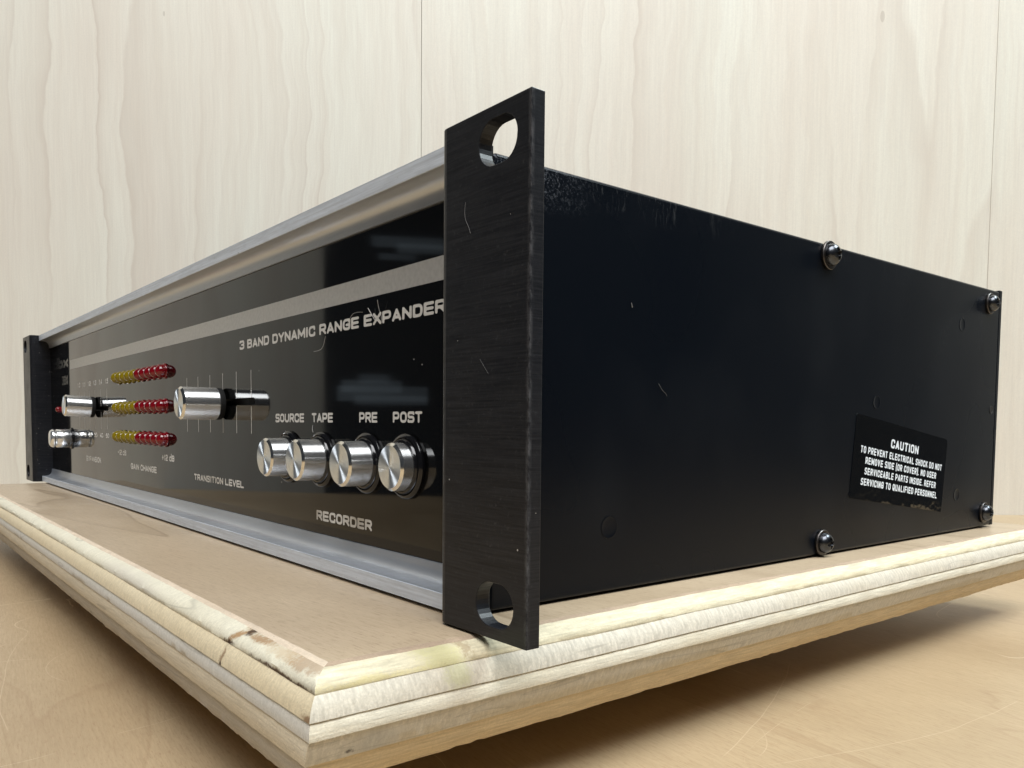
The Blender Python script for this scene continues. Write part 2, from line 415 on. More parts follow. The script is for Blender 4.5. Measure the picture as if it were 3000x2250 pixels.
# each ply: material on right/left sides, material on front/back sides
plies = [
 ('face_veneer', -.5, -.85, ply_mat('veneer_edge_right', (.44, .335, .24), 'long', 'y', .5), ply_mat('veneer_edge_front', (.72, .60, .46), 'long', 'x', .5)),
 ('ply', -.85, -3.6,
   ply_mat('ply_a_right', (.76, .69, .50), 'long', 'y', .8, knots=[(-8.6, -2.4, 4.6, 3.2, .6, 0, (.46, .44, .20)), (-3.4, -1.3, 1.0, 1.6, .65, 0, (.25, .17, .10)), (-22, -3.2, 9, .7, .5, 0, (.60, .52, .22))]),
   ply_mat('ply_a_front', (.76, .72, .575), 'end', 'x', .35, lines=4., knots=[(-43.8, -2.0, 1.5, 2.6, .85, 1.6, (.32, .17, .055)), (-45.2, -3.3, 2.1, .75, 1., 0, DK), (-41.0, -.9, 1.4, .7, .95, 0, DK), (-35.5, -1.0, 4.5, .55, .8, 0, (.30, .16, .06)), (-17, -1.15, 7.5, .7, .62, 0, (.26, .14, .065)), (-26, -1.3, 6, .6, .45, 0, (.42, .27, .13)), (-22, -3.5, 14, .42, .95, 0, (.07, .035, .02)), (-115, -2.6, 26, 1.6, .5, 0, (.50, .46, .40))])),
 ('ply', -3.6, -7.2,
   ply_mat('ply_b_right', (.65, .60, .50), 'end', 'y', .7, lines=3., knots=[(-6.3, -4.6, 2.4, 3.2, .55, 0, (.40, .39, .20))]),
   ply_mat('ply_b_front', (.72, .62, .43), 'end', 'x', .45, knots=[(-45.3, -5.2, .8, 1.5, .7, 0, BR), (-45.0, -6.9, .8, .5, 1., 0, DK), (-9.4, -6.8, 2.2, .8, .8, 0, BR)])),
 ('ply', -7.2, -10.0,
   ply_mat('ply_c_right', (.79, .735, .60), 'long', 'y', .7),
   ply_mat('ply_c_front', (.70, .68, .62), 'end', 'x', .35, lines=3.)),
 ('ply', -10.0, -14.4,
   ply_mat('ply_d_right', (.68, .63, .53), 'end', 'y', .5, lines=7., knots=[(-22, -12.6, 4, 2.0, .35, 0, (.3, .3, .28)), (-26.2, -13.2, .7, .5, .9, 0, (.1, .09, .08))]),
   ply_mat('ply_d_front', (.76, .68, .53), 'long', 'x', .5, lines=3.)),
 ('ply', -14.4, -19.3,
   ply_mat('ply_e_right', (.74, .60, .39), 'long', 'y', .7),
   ply_mat('ply_e_front', (.56, .52, .45), 'long', 'x', .5, lines=5.)),
]
for pi, (nm, za, zb, mr_, mf_) in enumerate(plies):
    zs = sorted({za, zb} | {p[0] for p in PR if zb < p[0] < za}, reverse=True)
    # a recessed glue joint at each boundary
    verts, faces, idx = [], [], []
    N = len(PER)
    for zi, z in enumerate(zs):
        edge = z in (za, zb)
        jz = 0.0 if z == -.5 else (.26 if edge else .12)
        if z == -19.3: jz = .24
        verts += ring(z, jz, .16 if edge else .10)
    for zi in range(len(zs)-1):
        for i in range(N):
            j = (i+1) % N
            faces.append((zi*N+i, zi*N+j, (zi+1)*N+j, (zi+1)*N+i)); idx.append(0 if PER[i][0] in (0, 2) else 1)
    if pi == 0: faces.append(tuple(range(N))); idx.append(2)
    if pi == len(plies)-1: faces.append(tuple(reversed(range((len(zs)-1)*N, len(zs)*N)))); idx.append(0)
    me = mesh(nm, verts, faces, True, idx)
    bm = bmesh.new(); bm.from_mesh(me); bmesh.ops.recalc_face_normals(bm, faces=bm.faces); bm.to_mesh(me); bm.free()
    o = link(nm, me, [mr_, mf_, M_BTOP], board)
    me.set_sharp_from_angle(angle=math.radians(40))
riser = link('riser_block', box_me('riser_block', (-360, 40, TZ), (-110, 210, -19.6)), [simple('dark_wood', (.12, .07, .04), .6)]); bevel(riser, 1.5)
tag(riser, label='dark wooden riser block under the plywood board', category='block')

# ------------------------------------------------------------------ the audio unit
W, EW, H = 482.6, 24.44, 88.15
XI = -W+EW; YT, YP, XC = 4.84, 10.73, -24.22
unit = empty('audio_unit', (-W/2, 120, 0)); UO = Vector((-W/2, 120, 0))
tag(unit, label='black rackmount audio expander with silver knobs lying on the plywood board', category='audio unit')
def part(name, me, mats, parent=None, loc=None, **kw):
    """parts keep world-millimetre meshes; loc, when given, is where the mesh origin stands"""
    o = link(name, me, mats); p = parent or unit
    o.location = Vector(loc or (0, 0, 0))*K
    o.parent = p
    pw = WP[p.name]; o.location = (Vector(loc or (0, 0, 0)) - pw)*K
    WP[o.name] = Vector(loc or (0, 0, 0))
    for k, v in kw.items(): o[k] = v
    return o
WP = {unit.name: UO}

# rack ears
def ear_mesh(mirror=False):
    t, yb, r, xin, fl = 2.8, 11.75, 2.5, -EW-.85, 2.3
    verts, faces = [], []
    def slot(cx, cz, n=14, w=10.0, h=7.5):
        rr = h/2; d = w/2-rr; pts = []
        for i in range(n+1): a = -math.pi/2+math.pi*i/n; pts.append((cx+d+rr*math.cos(a), cz+rr*math.sin(a)))
        for i in range(n+1): a = math.pi/2+math.pi*i/n; pts.append((cx-d+rr*math.cos(a), cz+rr*math.sin(a)))
        return pts
    xr = xin+r
    outer = [(xr, 0), (0, 0), (0, H), (xr, H)]
    loops = [outer, slot(-8.4, 5.88), slot(-8.4, 82.29)]
    flat = [p for l in loops for p in l]
    tris = tessellate_polygon([[Vector((x, z, 0)) for x, z in l] for l in loops])
    n = len(flat)
    verts += [(x, 0, z) for x, z in flat] + [(x, t, z) for x, z in flat]
    faces += [tuple(q) for q in tris] + [tuple(n+i for i in reversed(q)) for q in tris]
    base = 0
    for li, l in enumerate(loops):
        for i in range(len(l)):
            j = (i+1) % len(l)
            if li == 0 and i == 3: continue           # open towards the rounded corner
            faces.append((base+i, base+j, n+base+j, n+base+i))
        base += len(l)
    prof = [(xr, 0)] + [(xr-r*math.sin(a), r-r*math.cos(a)) for a in [math.pi/2*i/6 for i in range(1, 7)]] + [(xin, yb), (xin+fl, yb), (xin+fl, t), (xr, t)]
    # drop the sliver when the flange is thicker than the fillet
    prof = [(xr, 0)] + [(xr-r*math.sin(math.pi/2*i/6), r-r*math.cos(math.pi/2*i/6)) for i in range(1, 7)] + [(xin, yb), (xin+.9, yb), (xin+.9, t), (xr, t)]
    b0 = len(verts); m_ = len(prof)
    verts += [(x, y, 0) for x, y in prof] + [(x, y, H) for x, y in prof]
    for i in range(m_-1): faces.append((b0+i, b0+i+1, b0+m_+i+1, b0+m_+i))
    faces += [tuple(b0+i for i in range(m_)), tuple(b0+m_+i for i in reversed(range(m_)))]
    if mirror: verts = [(-W-x, y, z) for x, y, z in verts]
    me = mesh('rack_ear', verts, faces)
    bm = bmesh.new(); bm.from_mesh(me); bmesh.ops.remove_doubles(bm, verts=bm.verts, dist=.01*K)
    bmesh.ops.recalc_face_normals(bm, faces=bm.faces); bm.to_mesh(me); bm.free()
    return me
for mir in (False, True):
    o = part('rack_ear', ear_mesh(mir), [M_EAR]); bevel(o, .22, 2, 40)

# aluminium trims, extruded along X
def extrude_x(name, prof, x0, x1, cove=None, nseg=1):
    """prof: closed list of (y,z); cove: set of edge indices that get material 1"""
    n = len(prof); verts, faces, idx = [], [], []
    for s in range(nseg+1):
        x = x0+(x1-x0)*s/nseg; verts += [(x, y, z) for y, z in prof]
    for s in range(nseg):
        for i in range(n):
            j = (i+1) % n; faces.append((s*n+i, s*n+j, (s+1)*n+j, (s+1)*n+i)); idx.append(1 if cove and i in cove else 0)
    faces += [tuple(range(n)), tuple(nseg*n+i for i in reversed(range(n)))]; idx += [0, 0]
    me = mesh(name, verts, faces, False, idx)
    bm = bmesh.new(); bm.from_mesh(me); bmesh.ops.recalc_face_normals(bm, faces=bm.faces); bm.to_mesh(me); bm.free()
    me.polygons.foreach_set('use_smooth', [True]*len(me.polygons)); me.set_sharp_from_angle(angle=math.radians(28))
    return me
def cove_pts(z1, z2, up):
    # shallow shelf running back, then a hollow turning to the panel
    pts = []
    for i in range(9):
        a = math.pi/2*i/8
        y = YT+.2+(YP-.55-YT-.2)*(math.sin(a)**.8 if a > 0 else 0)
        z = z1+(z2-z1)*(1-math.cos(a))**1.45
        pts.append((y, z))
    return pts
G = .03
top = [(YT, 88.1), (YT, 84.95)] + cove_pts(84.85, 81.1, False) + [(YP-.5, 80.84), (YP-G, 80.84), (YP-G, 81.6), (11.75, 81.6), (11.75, 88.1)]
part('top_trim', extrude_x('top_trim', top, XI+G, -EW-G, set(range(2, 12))), [M_TRIM, M_COVE])
bot = [(YT, .34), (YT, 3.42)] + cove_pts(3.5, 7.4, True) + [(YP-.5, 7.62), (YP-G, 7.62), (YP-G, 6.9), (11.75, 6.9), (11.75, .34)]
part('bottom_trim', extrude_x('bottom_trim', bot, XI+G, -EW-G, set(range(2, 12))), [M_TRIM, M_COVE])

# front panel with slider slots cut through
def rrect(x0, x1, z0, z1, n=6):
    r = (z1-z0)/2; pts = []
    for cx, cz, a0 in ((x1-r, z1-r, 0), (x0+r, z1-r, math.pi/2), (x0+r, z0+r, math.pi), (x1-r, z0+r, 1.5*math.pi)):
        for i in range(n+1): a = a0+math.pi/2*i/n; pts.append((cx+r*math.cos(a), cz+r*math.sin(a)))
    out = []
    for p in pts:
        if not out or (abs(p[0]-out[-1][0])+abs(p[1]-out[-1][1])) > 1e-4: out.append(p)
    if (abs(out[0][0]-out[-1][0])+abs(out[0][1]-out[-1][1])) < 1e-4: out.pop()
    return out
SL1, SL2 = (-203.5, -137.6, 41.7, 43.9), (-381.7, -315.8, 41.7, 43.9)
def panel_mesh():
    loops = [[(XI+G, 6.95), (-EW-G, 6.95), (-EW-G, 81.55), (XI+G, 81.55)], rrect(*SL1), rrect(*SL2)]
    flat = [p for l in loops for p in l]; n = len(flat)
    tris = tessellate_polygon([[Vector((x, z, 0)) for x, z in l] for l in loops])
    verts = [(x, YP, z) for x, z in flat]+[(x, YP+1.6, z) for x, z in flat]
    faces = [tuple(q) for q in tris]+[tuple(n+i for i in reversed(q)) for q in tris]
    b = 0
    for l in loops:
        for i in range(len(l)): j = (i+1) % len(l); faces.append((b+i, b+j, n+b+j, n+b+i))
        b += len(l)
    me = mesh('front_panel', verts, faces)
    bm = bmesh.new(); bm.from_mesh(me); bmesh.ops.recalc_face_normals(bm, faces=bm.faces); bm.to_mesh(me); bm.free()
    return me
panel = part('front_panel', panel_mesh(), [M_PANEL])
part('slot_backing', box_me('slot_backing', (-400, 13.6, 30), (-120, 14.4, 56)), [M_FELT])

# chassis shell
Y0, Y1, C0, C1 = 11.8, 251.0, .18, 87.03
o = part('side_panel', box_me('side_panel', (XC-1.4, Y0, C0), (XC, Y1, C1)), [M_SIDE]); bevel(o, .7, 3)
o = part('side_panel', box_me('side_panel', (-W-XC, Y0, C0), (-W-XC+1.4, Y1, C1)), [M_SIDE]); bevel(o, .7, 3)
o = part('top_cover', box_me('top_cover', (-W-XC+1.45, 11.8, C1-1.4), (XC-1.45, Y1, C1-.15)), [M_SIDE])
o = part('base_plate', box_me('base_plate', (-W-XC+1.45, 13.7, C0+.1), (XC-1.45, Y1, C0+1.3)), [M_SIDE])
o = part('rear_panel', box_me('rear_panel', (-W-XC+.3, Y1+.05, C0-.1), (XC-.05, Y1+2.4, C1+.55)), [M_SIDE]); bevel(o, .3, 2)

# plugs / dimples on the right side panel
plug = lathe('dimple', [(2.35, 0), (2.35, .06), (2.15, .10), (1.95, .05), (1.5, .02), (0, .0)], 32, '+X')
for y, z, s in ((219.2, 72.3, 1.0), (160.5, 44.0, .95), (220.1, 13.0, 1.0), (44.3, 14.2, 1.1)):
    o = part('dimple', plug.copy() if len(plug.materials) else plug, [M_SIDE] if not len(plug.materials) else [], None, (XC+.01, y, z)); o.scale = (1, s, s)
part('screw_hole', lathe('screw_hole', [(1.5, -.0), (1.5, .12), (1.25, .12), (1.2, .03), (0, .03)], 24, '+X'), [M_RECESS], None, (XC+.01, 247.2, 43.3))

# screws with washers
def screw_head():
    n, Rr, hh = 30, 3.05, 2.5
    verts, faces, idx, mp = [], [], [], {}
    def inside(a, b):
        return (abs(a) < .48 and abs(b) < 1.75) or (abs(b) < .48 and abs(a) < 1.75)
    for i in range(n+1):
        for j in range(n+1):
            u, v = -1+2*i/n, -1+2*j/n
            a = u*math.sqrt(1-v*v/2)*Rr; b = v*math.sqrt(1-u*u/2)*Rr
            rr = min(1, math.hypot(a, b)/Rr)
            h = .35+(hh-.35)*max(0, 1-rr**2.2)**.55
            if inside(a, b): h -= 1.1*(1-.35*math.hypot(a, b)/1.9)
            mp[i, j] = len(verts); verts.append((h, a, b))
    for i in range(n):
        for j in range(n):
            q = (mp[i, j], mp[i+1, j], mp[i+1, j+1], mp[i, j+1]); faces.append(q)
            c = [sum(verts[k][m_] for k in q)/4 for m_ in (1, 2)]; idx.append(1 if inside(*c) else 0)
    rim = [mp[i, 0] for i in range(n)]+[mp[n, j] for j in range(n)]+[mp[i, n] for i in range(n, 0, -1)]+[mp[0, j] for j in range(n, 0, -1)]
    b = len(verts); verts += [(0, verts[k][1], verts[k][2]) for k in rim]
    for i in range(len(rim)): j = (i+1) % len(rim); faces.append((rim[i], rim[j], b+j, b+i)); idx.append(0)
    me = mesh('screw', verts, faces, True, idx)
    bm = bmesh.new(); bm.from_mesh(me); bmesh.ops.recalc_face_normals(bm, faces=bm.faces); bm.to_mesh(me); bm.free()
    me.set_sharp_from_angle(angle=math.radians(48)); me.materials.append(M_SCREW); me.materials.append(M_RECESS)
    return me
SH = screw_head()
WSH = lathe('washer', [(1.6, 0), (3.85, 0), (3.95, .15), (3.95, .75), (3.8, .92), (3.3, .98), (1.6, .98)], 40, '+X'); WSH.materials.append(M_WASH)
for k, (y, z, s) in enumerate(((130.1, 83.9, 1.0), (241.5, 81.7, .96), (131.2, 3.55, .94), (243.6, 5.3, .96))):
    o = part('screw', SH, [], None, (XC+1.0, y, z)); o.rotation_euler = (math.radians((20, 35, 8, 28)[k]), 0, 0); o.scale = (s, s, s)
    w = bpy.data.objects.new('washer', WSH); COL.objects.link(w); w.parent = o; w.location = (-1.0*K/s, 0, 0)

# ------------------------------------------------------------------ lettering: glyph strokes -> outlines by marching squares
def fillet(pts, r, closed=False, n=4):
    out = []; N = len(pts)
    for i, p in enumerate(pts):
        if not closed and i in (0, N-1): out.append(p); continue
        a, b = pts[(i-1) % N], pts[(i+1) % N]
        va = (a[0]-p[0], a[1]-p[1]); vb = (b[0]-p[0], b[1]-p[1]); la, lb = math.hypot(*va), math.hypot(*vb)
        rr = min(r, la*.49, lb*.49); pa = (p[0]+va[0]/la*rr, p[1]+va[1]/la*rr); pb = (p[0]+vb[0]/lb*rr, p[1]+vb[1]/lb*rr)
        for k in range(n+1):
            t = k/n; out.append(((1-t)**2*pa[0]+2*t*(1-t)*p[0]+t*t*pb[0], (1-t)**2*pa[1]+2*t*(1-t)*p[1]+t*t*pb[1]))
    if closed: out.append(out[0])
    return out
def glyph(ch, w, s, r):
    h = s/2; L, Rr, B, T, Mm, C = h, w-h, h, 1-h, .5, w/2
    f = lambda *p: fillet(list(p), r); fc = lambda *p: fillet(list(p), r, True); ln = lambda *p: list(p)
    G_ = {
     'O': lambda: [fc((L, B), (L, T), (Rr, T), (Rr, B))], 'C': lambda: [f((Rr, .68), (Rr, T), (L, T), (L, B), (Rr, B), (Rr, .32))],
     'S': lambda: [f((Rr, .79), (Rr, T), (L, T), (L, Mm), (Rr, Mm), (Rr, B), (L, B), (L, .21))],
     'E': lambda: [ln((Rr, T), (L, T), (L, B), (Rr, B)), ln((L, Mm), (Rr*.96, Mm))], 'F': lambda: [ln((Rr, T), (L, T), (L, B)), ln((L, Mm), (Rr*.94, Mm))],
     'R': lambda: [ln((L, B), (L, T)), f((L, T), (Rr, T), (Rr, .46), (L, .46)), ln((C, .46), (Rr, B))],
     'P': lambda: [ln((L, B), (L, T)), f((L, T), (Rr, T), (Rr, .42), (L, .42))],
     'B': lambda: [ln((L, B), (L, T)), f((L, T), (Rr*.97, T), (Rr*.97, .52), (L, .52)), f((L, .52), (Rr, .52), (Rr, B), (L, B))],
     'D': lambda: [ln((L, B), (L, T)), f((L, T), (Rr, T), (Rr, B), (L, B))],
     'A': lambda: [ln((L, B), (C, T), (Rr, B)), ln((L+(C-L)*.45, .32), (Rr-(Rr-C)*.45, .32))],
     'N': lambda: [ln((L, B), (L, T)), ln((Rr, B), (Rr, T)), ln((L, T), (Rr, B))],
     'M': lambda: [ln((L, B), (L, T)), ln((Rr, B), (Rr, T)), ln((L, T), (C, .28), (Rr, T))],
     'Y': lambda: [ln((L, T), (C, .46), (Rr, T)), ln((C, .46), (C, B))], 'X': lambda: [ln((L, T), (Rr, B)), ln((L, B), (Rr, T))],
     'V': lambda: [ln((L, T), (C, B), (Rr, T))], 'T': lambda: [ln((L, T), (Rr, T)), ln((C, T), (C, B))], 'L': lambda: [ln((L, T), (L, B), (Rr, B))],
     'I': lambda: [ln((C, B), (C, T))], 'U': lambda: [f((L, T), (L, B), (Rr, B), (Rr, T))], 'H': lambda: [ln((L, B), (L, T)), ln((Rr, B), (Rr, T)), ln((L, Mm), (Rr, Mm))],
     'K': lambda: [ln((L, B), (L, T)), ln((Rr, T), (L, .4)), ln((L+(Rr-L)*.35, .58), (Rr, B))],
     'G': lambda: [f((Rr, .70), (Rr, T), (L, T), (L, B), (Rr, B), (Rr, .48)), ln((Rr, .46), (C, .46))],
     'Q': lambda: [fc((L, B), (L, T), (Rr, T), (Rr, B)), ln((C, .34), (Rr, B-.04))],
     '3': lambda: [f((L, .76), (L, T), (Rr, T), (Rr, .52), (C*.9, .52)), f((C*.9, .52), (Rr, .52), (Rr, B), (L, B), (L, .24))],
     '0': lambda: [fc((L, B), (L, T), (Rr, T), (Rr, B))], '1': lambda: [ln((L, .72), (C, T), (C, B))],
     '2': lambda: [f((L, .74), (L, T), (Rr, T), (Rr, .5), (L, .42), (L, B)), ln((L, B), (Rr, B))],
     '4': lambda: [ln((Rr*.8, B), (Rr*.8, T), (L, .3), (Rr, .3))], '5': lambda: [f((Rr, T), (L, T), (L, .56), (Rr, .56), (Rr, B), (L, B), (L, .24))],
     '+': lambda: [ln((L, Mm), (Rr, Mm)), ln((C, .2), (C, .8))], '-': lambda: [ln((L, Mm), (Rr, Mm))], '.': lambda: [ln((C, B), (C+.01, B))],
     '(': lambda: [f((Rr, 1.05), (L, .75), (L, .25), (Rr, -.05))], ')': lambda: [f((L, 1.05), (Rr, .75), (Rr, .25), (L, -.05))],
     'd': lambda: [fc((L, B), (L, .68), (Rr, .68), (Rr, B)), ln((Rr, B), (Rr, 1.15))],
     'b': lambda: [fc((L, B), (L, .68), (Rr, .68), (Rr, B)), ln((L, B), (L, 1.15))], 'x': lambda: [ln((L, .68), (Rr, B)), ln((L, B), (Rr, .68))],
    }
    return G_[ch]() if ch in G_ else []
NARROW = {'I': .34, '1': .55, '.': .3, '(': .4, ')': .4, '-': .6, '+': .75, ' ': .40, 'M': 1.18, 'W': 1.3}
def text_mesh(name, s, x0, x1, cap, w=.98, stroke=.235, gap=.10, r=.30, res=13, slant=0.):
    """mesh in the local XZ plane, baseline at z=0, running from x0 to x1"""
    adv, pos = 0, []
    for ch in s:
        cw = w*NARROW.get(ch, 1.0); pos.append((ch, adv, cw)); adv += cw+gap
    total = adv-gap; sx = (x1-x0)/total
    V, Fc = [], []
    for ch, px, cw in pos:
        strokes = glyph(ch, cw, stroke, r)
        if not strokes: continue
        segs = [(a, b) for st in strokes for a, b in zip(st, st[1:])]
        A = np.array([q[0] for q in segs], float); Bv = np.array([q[1] for q in segs], float)
        st = 1/res; gx = np.arange(-2*st, cw+2.01*st, st); gz = np.arange(-3*st, 1.25, st)
        X, Z = np.meshgrid(gx, gz, indexing='ij'); P = np.stack([X, Z], -1)[..., None, :]
        d = Bv-A; t = np.clip(((P-A)*d).sum(-1)/np.maximum((d*d).sum(-1), 1e-12), 0, 1)
        D = np.sqrt((((A+t[..., None]*d)-P)**2).sum(-1)).min(-1)-stroke/2
        cache = {}
        def vid(key, x, z):
            if key not in cache: cache[key] = len(V); V.append((x0+(px+x)*sx + slant*z*cap, 0, z*cap))
            return cache[key]
        nx, nz = D.shape
        for i in range(nx-1):
            for j in range(nz-1):
                cs = [(i, j), (i+1, j), (i+1, j+1), (i, j+1)]; vals = [D[c] for c in cs]
                if min(vals) >= 0: continue
                poly = []
                for k in range(4):
                    c0, c1 = cs[k], cs[(k+1) % 4]; v0, v1 = vals[k], vals[(k+1) % 4]
                    if v0 < 0: poly.append(vid(c0, gx[c0[0]], gz[c0[1]]))
                    if (v0 < 0) != (v1 < 0):
                        tt = v0/(v0-v1); key = (min(c0, c1), max(c0, c1), 'e')
                        poly.append(vid(key, gx[c0[0]]+(gx[c1[0]]-gx[c0[0]])*tt, gz[c0[1]]+(gz[c1[1]]-gz[c0[1]])*tt))
                if len(poly) >= 3: Fc.append(tuple(poly))
    return mesh(name, V, Fc)
def panel_text(s, x0, x1, z, cap, mt=None, **kw):
    me = text_mesh('lettering', s, 0, x1-x0, cap, **kw)
    return part('lettering', me, [mt or M_PRINT], panel, (x0, YP-.035, z))
panel_text('3 BAND DYNAMIC RANGE EXPANDER', -149.4, -38.2, 58.75, 2.75)
panel_text('SOURCE', -122.6, -103.9, 36.45, 2.45); panel_text('TAPE', -99.3, -87.4, 36.45, 2.45)
panel_text('PRE', -73.9, -65.4, 36.45, 2.45); panel_text('POST', -58.6, -46.7, 36.45, 2.45)
panel_text('RECORDER', -96.8, -67.9, 11.1, 2.6)
panel_text('TRANSITION LEVEL', -193.8, -147.0, 15.95, 2.25)
panel_text('GAIN CHANGE', -278.1, -239.6, 15.9, 2.6)
panel_text('-12 dB', -300.0, -285.4, 21.4, 2.4); panel_text('+12 dB', -232.1, -216.4, 21.4, 2.4)
panel_text('EXPANSION', -364.4, -333.0, 16.1, 2.8)
for k in range(6):
    xt = -378.7+12*k
    panel_text('1.%d' % k, xt-3, xt+3, 54.5, 2.5, res=9)
    panel_text(['0', '10', '20', '30', '40', '50'][k], xt-(1.3 if k == 0 else 3), xt+(1.3 if k == 0 else 3), 28.7, 2.3, res=9)
panel_text('dbx', -447.8, -405.4, 66.9, 5.6, M_LOGO, w=1.1, stroke=.3)
panel_text('3BX', -423.5, -407.2, 57.2, 5.2, M_LOGO, w=.9)
part('stripe', mesh('stripe', [(-400.5, 0, 65.3), (-EW-.1, 0, 65.3), (-EW-.1, 0, 70.2), (-400.5, 0, 70.2)], [(0, 1, 2, 3)]), [M_STRIPE], panel, (0, YP-.03, 0))
TK = mesh('tick_mark', [(-.17, 0, -9.6), (.17, 0, -9.6), (.17, 0, -1.3), (-.17, 0, -1.3), (-.17, 0, 1.3), (.17, 0, 1.3), (.17, 0, 9.6), (-.17, 0, 9.6)], [(0, 1, 2, 3), (4, 5, 6, 7)]); TK.materials.append(M_PRINT)
for x0 in (-200.5, -378.7):
    for k in range(6): part('tick_mark', TK, [], panel, (x0+12*k, YP-.032, 42.6))

# push buttons, slider knobs, power button
def cap_mesh(name, rad, y_front, y_back, cham=.55):
    """turned knob cap: origin on the panel, front face at height y_front; face and rim have materials of their own"""
    me = lathe(name, [(rad-.25, y_back), (rad, y_back+.25), (rad, y_front-cham), (rad-cham*.95, y_front-.04), (rad-cham*1.02, y_front), (rad*.5, y_front-.02), (rad*.1, y_front-.03), (0, y_front-.06)], 64, '-Y', 25)
    idx = []
    for p in me.polygons:
        h = -p.center.y/K; rr = math.hypot(p.center.x, p.center.z)/K
        idx.append(2 if (h > y_front-cham-.01 and rr > rad-cham*1.01) else (1 if h > y_front-.1 else 0))
    me.polygons.foreach_set('material_index', idx)
    for mt in (M_KN, M_KF, M_CHAM): me.materials.append(mt)
    return me
COLLAR = lathe('collar', [(7.1, 0), (7.15, .6), (6.85, 1.0), (6.4, 1.15), (6.15, .95), (6.05, 1.3), (5.8, 1.6), (5.4, 1.65), (5.3, 1.0), (5.3, 0.1)], 64, '-Y', 40); COLLAR.materials.append(M_BLKP)
btn = {7.5: cap_mesh('push_button', 5.2, 7.5, .3), 7.9: cap_mesh('push_button', 5.2, 7.9, .3), 4.5: cap_mesh('push_button', 5.2, 4.5, .3)}
for x, Lh in ((-113.1, 7.5), (-93.3, 7.9), (-69.8, 7.5), (-52.6, 4.5)):
    o = part('push_button', btn[Lh], [], None, (x, YP-.05, 26.95)); o.rotation_euler = (random.uniform(-.012, .012), random.uniform(0, 3), random.uniform(-.012, .012))
    c = bpy.data.objects.new('collar', COLLAR); COL.objects.link(c); c.parent = o
SC = cap_mesh('slider_knob', 5.2, 14.1, 2.3, .7)
SCOL = lathe('stem_collar', [(0, -3.0), (1.0, -3.0), (1.0, .5), (4.9, .6), (5.1, .9), (5.1, 2.3), (0, 2.3)], 40, '-Y'); SCOL.materials.append(M_FELT)
for x, z, tilt in ((-164.5, 42.35, 0), (-342.7, 43.6, 3.0)):
    o = part('slider_knob', SC, [], None, (x, YP-.05, z)); o.rotation_euler = (math.radians(-tilt), 0, 0)
    c = bpy.data.objects.new('stem_collar', SCOL); COL.objects.link(c); c.parent = o
pk = lathe('power_button', [(4.9, .9), (5.05, 1.1), (5.05, 7.4), (4.75, 7.75), (4.35, 7.95), (4.35, 8.25), (4.75, 8.45), (5.0, 8.8), (4.95, 9.7), (4.4, 10.5), (3.6, 10.9), (0, 10.95)], 56, '-Y', 50); pk.materials.append(M_CHROME)
o = part('power_button', pk, [], None, (-400.7, YP-.05, 27.2))
c = link('collar', lathe('collar', [(5.9, 0), (5.9, .5), (5.5, .8), (4.9, .85)], 40), [M_BLKP], o)

# LEDs
def led_mesh(name, mt):
    me = lathe(name, [(2.95, 0), (2.95, .45), (2.8, .6), (2.55, .62), (2.5, 1.3)] + [(2.5*math.cos(a), 1.3+2.55*math.sin(a)) for a in [math.pi/2*i/8 for i in range(1, 8)]] + [(0, 3.85)], 28, '-Y', 50)
    me.materials.append(mt); return me
LR, LY = led_mesh('led', M_RED), led_mesh('led', M_YEL)
for z in (56.0, 42.6, 29.8):
    for k in range(10):
        o = part('led', LY if k < 5 else LR, [], None, (-294.0+7.55*k+random.uniform(-.12, .12), YP-.04, z+random.uniform(-.1, .1))); o.rotation_euler = (random.uniform(-.035, .035), 0, random.uniform(-.035, .035)); o['label'] = 'yellow led' if k < 5 else 'red led'
LS = lathe('led', [(1.6, 0), (1.6, 4.2)]+[(1.6*math.cos(a), 4.2+1.5*math.sin(a)) for a in [math.pi/2*i/6 for i in range(1, 6)]]+[(0, 5.7)], 24, '-Y', 50); LS.materials.append(M_RED)
o = part('led', LS, [], None, (-412.5, YP-.04, 43.2), label='small single red led')

# caution sticker
LB = Vector((XC+.04, 145.6, 15.6)); ang = math.atan2(-8.1, 62.3)
lab = []
for p in [(0, .6), (.6, 0)]: lab.append(p)
lab += [(62.6, .1), (62.8, 1)]
for i in range(6): a = math.pi/2*i/5; lab.append((61.0+1.8*math.cos(a), 23.3+1.8*math.sin(a)))
lab += [(.4, 25.1), (0, 24.8)]
verts = [(0, u, v) for u, v in lab]+[(.07, u, v) for u, v in lab]; nn = len(lab)
faces = [tuple(range(nn)), tuple(nn+i for i in reversed(range(nn)))]+[(i, (i+1) % nn, nn+(i+1) % nn, nn+i) for i in range(nn)]
me = mesh('caution_sticker', verts, faces); bm = bmesh.new(); bm.from_mesh(me); bmesh.ops.recalc_face_normals(bm, faces=bm.faces); bm.to_mesh(me); bm.free()
st = part('caution_sticker', me, [M_LABEL], None, tuple(LB)); st.rotation_euler = (ang, 0, 0)
for s, u0, u1, v, cap, w in (('CAUTION', 22.6, 41.6, 17.5, 2.8, .7), ('TO PREVENT ELECTRICAL SHOCK DO NOT', 4.1, 60.1, 14.0, 2.15, .62),
                          ('REMOVE SIDE (OR COVER). NO USER', 7.6, 56.4, 10.9, 2.15, .62), ('SERVICEABLE PARTS INSIDE. REFER', 7.7, 56.7, 7.7, 2.15, .62),
                          ('SERVICING TO QUALIFIED PERSONNEL', 6.0, 58.3, 4.4, 2.15, .62)):
    me = text_mesh('lettering', s, 0, u1-u0, cap, w=w, stroke=.205, gap=.14, r=.2, res=13)
    for v_ in me.vertices: v_.co = Vector((0, v_.co.x, v_.co.z))
    o = link('lettering', me, [M_WHITE], st); o.location = Vector((.09, u0, v))*K

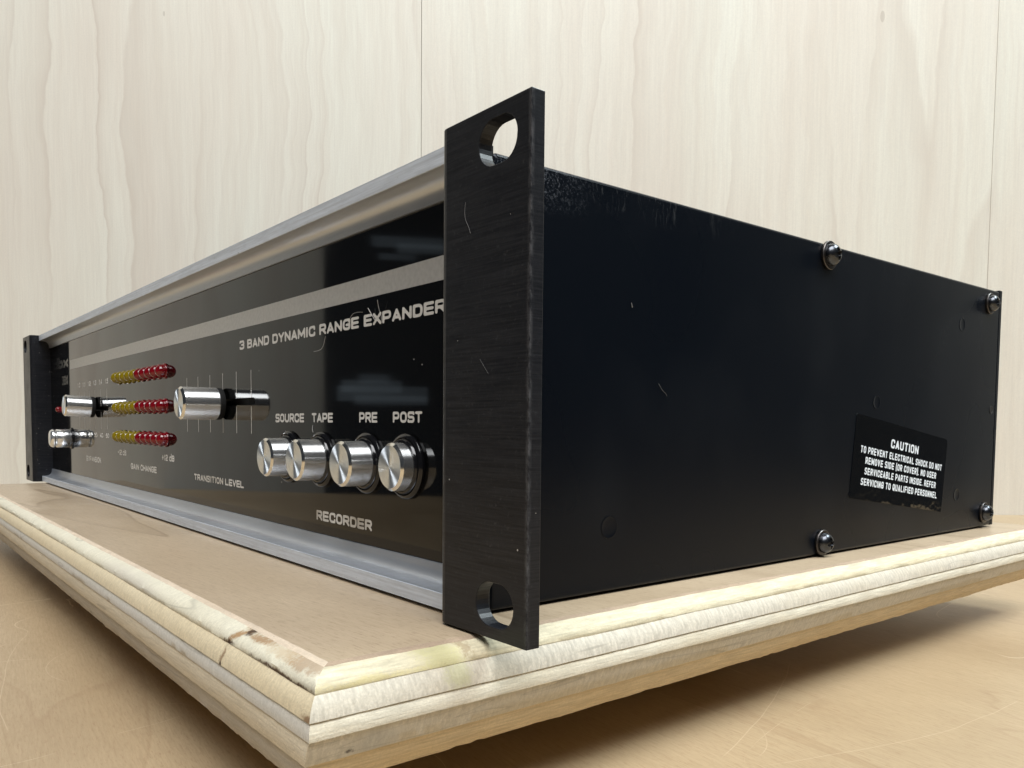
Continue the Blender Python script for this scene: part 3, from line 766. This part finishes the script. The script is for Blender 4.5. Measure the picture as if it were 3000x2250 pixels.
# ------------------------------------------------------------------ lint and hairs
def fiber(pts, rad, label, group='pale lint fibres on the audio unit'):
    cu = bpy.data.curves.new('lint_fiber', 'CURVE'); cu.dimensions = '3D'; cu.bevel_depth = rad*K*.62; cu.bevel_resolution = 1; cu.resolution_u = 6
    sp = cu.splines.new('NURBS'); sp.points.add(len(pts)-1); sp.order_u = 3; sp.use_endpoint_u = True
    for p, q in zip(sp.points, pts): p.co = (*(Vector(q)*K), 1)
    tmp = bpy.data.objects.new('tmp', cu); COL.objects.link(tmp)
    me = bpy.data.meshes.new_from_object(tmp.evaluated_get(bpy.context.evaluated_depsgraph_get())); bpy.data.objects.remove(tmp)
    me.name = 'lint_fiber'; me.materials.clear()
    o = link('lint_fiber', me, [M_DUST if pts[0][1] > 20 or pts[0][1] > -1 and pts[0][1] < 1 else M_LINT]); tag(o, label=label, category='lint', group=group); return o
yp = YP-.12
fiber([(-63.1, yp-1.2, 63.9), (-63.4, yp-.8, 62.2), (-62.9, yp-.3, 60.5), (-63.2, yp, 59.0)], .06, 'upright white fibre crossing the letter P of EXPANDER')
fiber([(-68.1, yp-.8, 62.7), (-67.3, yp-.4, 61.3), (-66.3, yp, 59.8)], .10, 'short thick white fibre crossing the letter X of EXPANDER')
fiber([(-91.1, yp, 58.2), (-91.8, yp, 56.6), (-92.6, yp-.2, 55.2), (-95, yp, 54.8), (-97.9, yp, 54.8)], .05, 'bent pale hair below the word RANGE')
fiber([(-79.5, yp, 60.3), (-77.5, yp-.2, 62.0), (-74.5, yp-.2, 62.6), (-72, yp, 62.2)], .035, 'faint arched hair above the letters NG of RANGE')
fiber([(-98.4, yp, 35.8), (-98.8, yp-.2, 34.9), (-98.2, yp-.1, 33.9)], .06, 'tiny curled fibre under the letter T of TAPE')
fiber([(-16.9, -.12, 74.1), (-17.2, -.16, 72.8), (-16.9, -.14, 71.0), (-15.8, -.12, 69.6), (-15.5, -.12, 68.6)], .045, 'thin crooked hair on the right rack ear below its upper slot')
fiber([(-12.6, -.12, 47.2), (-11.2, -.12, 45.6), (-10.2, -.12, 44.6)], .03, 'short slanting hair midway up the right rack ear')
xs = XC+.12
fiber([(xs, 59.5, 45.8), (xs+.2, 60.5, 44.2), (xs, 62.2, 43.6), (xs, 62.4, 43.0)], .05, 'hooked pale hair on the middle of the side panel', )
fiber([(xs, 50.0, 62.9), (xs, 50.3, 61.9)], .16, 'short stubby fleck on the upper middle of the side panel')
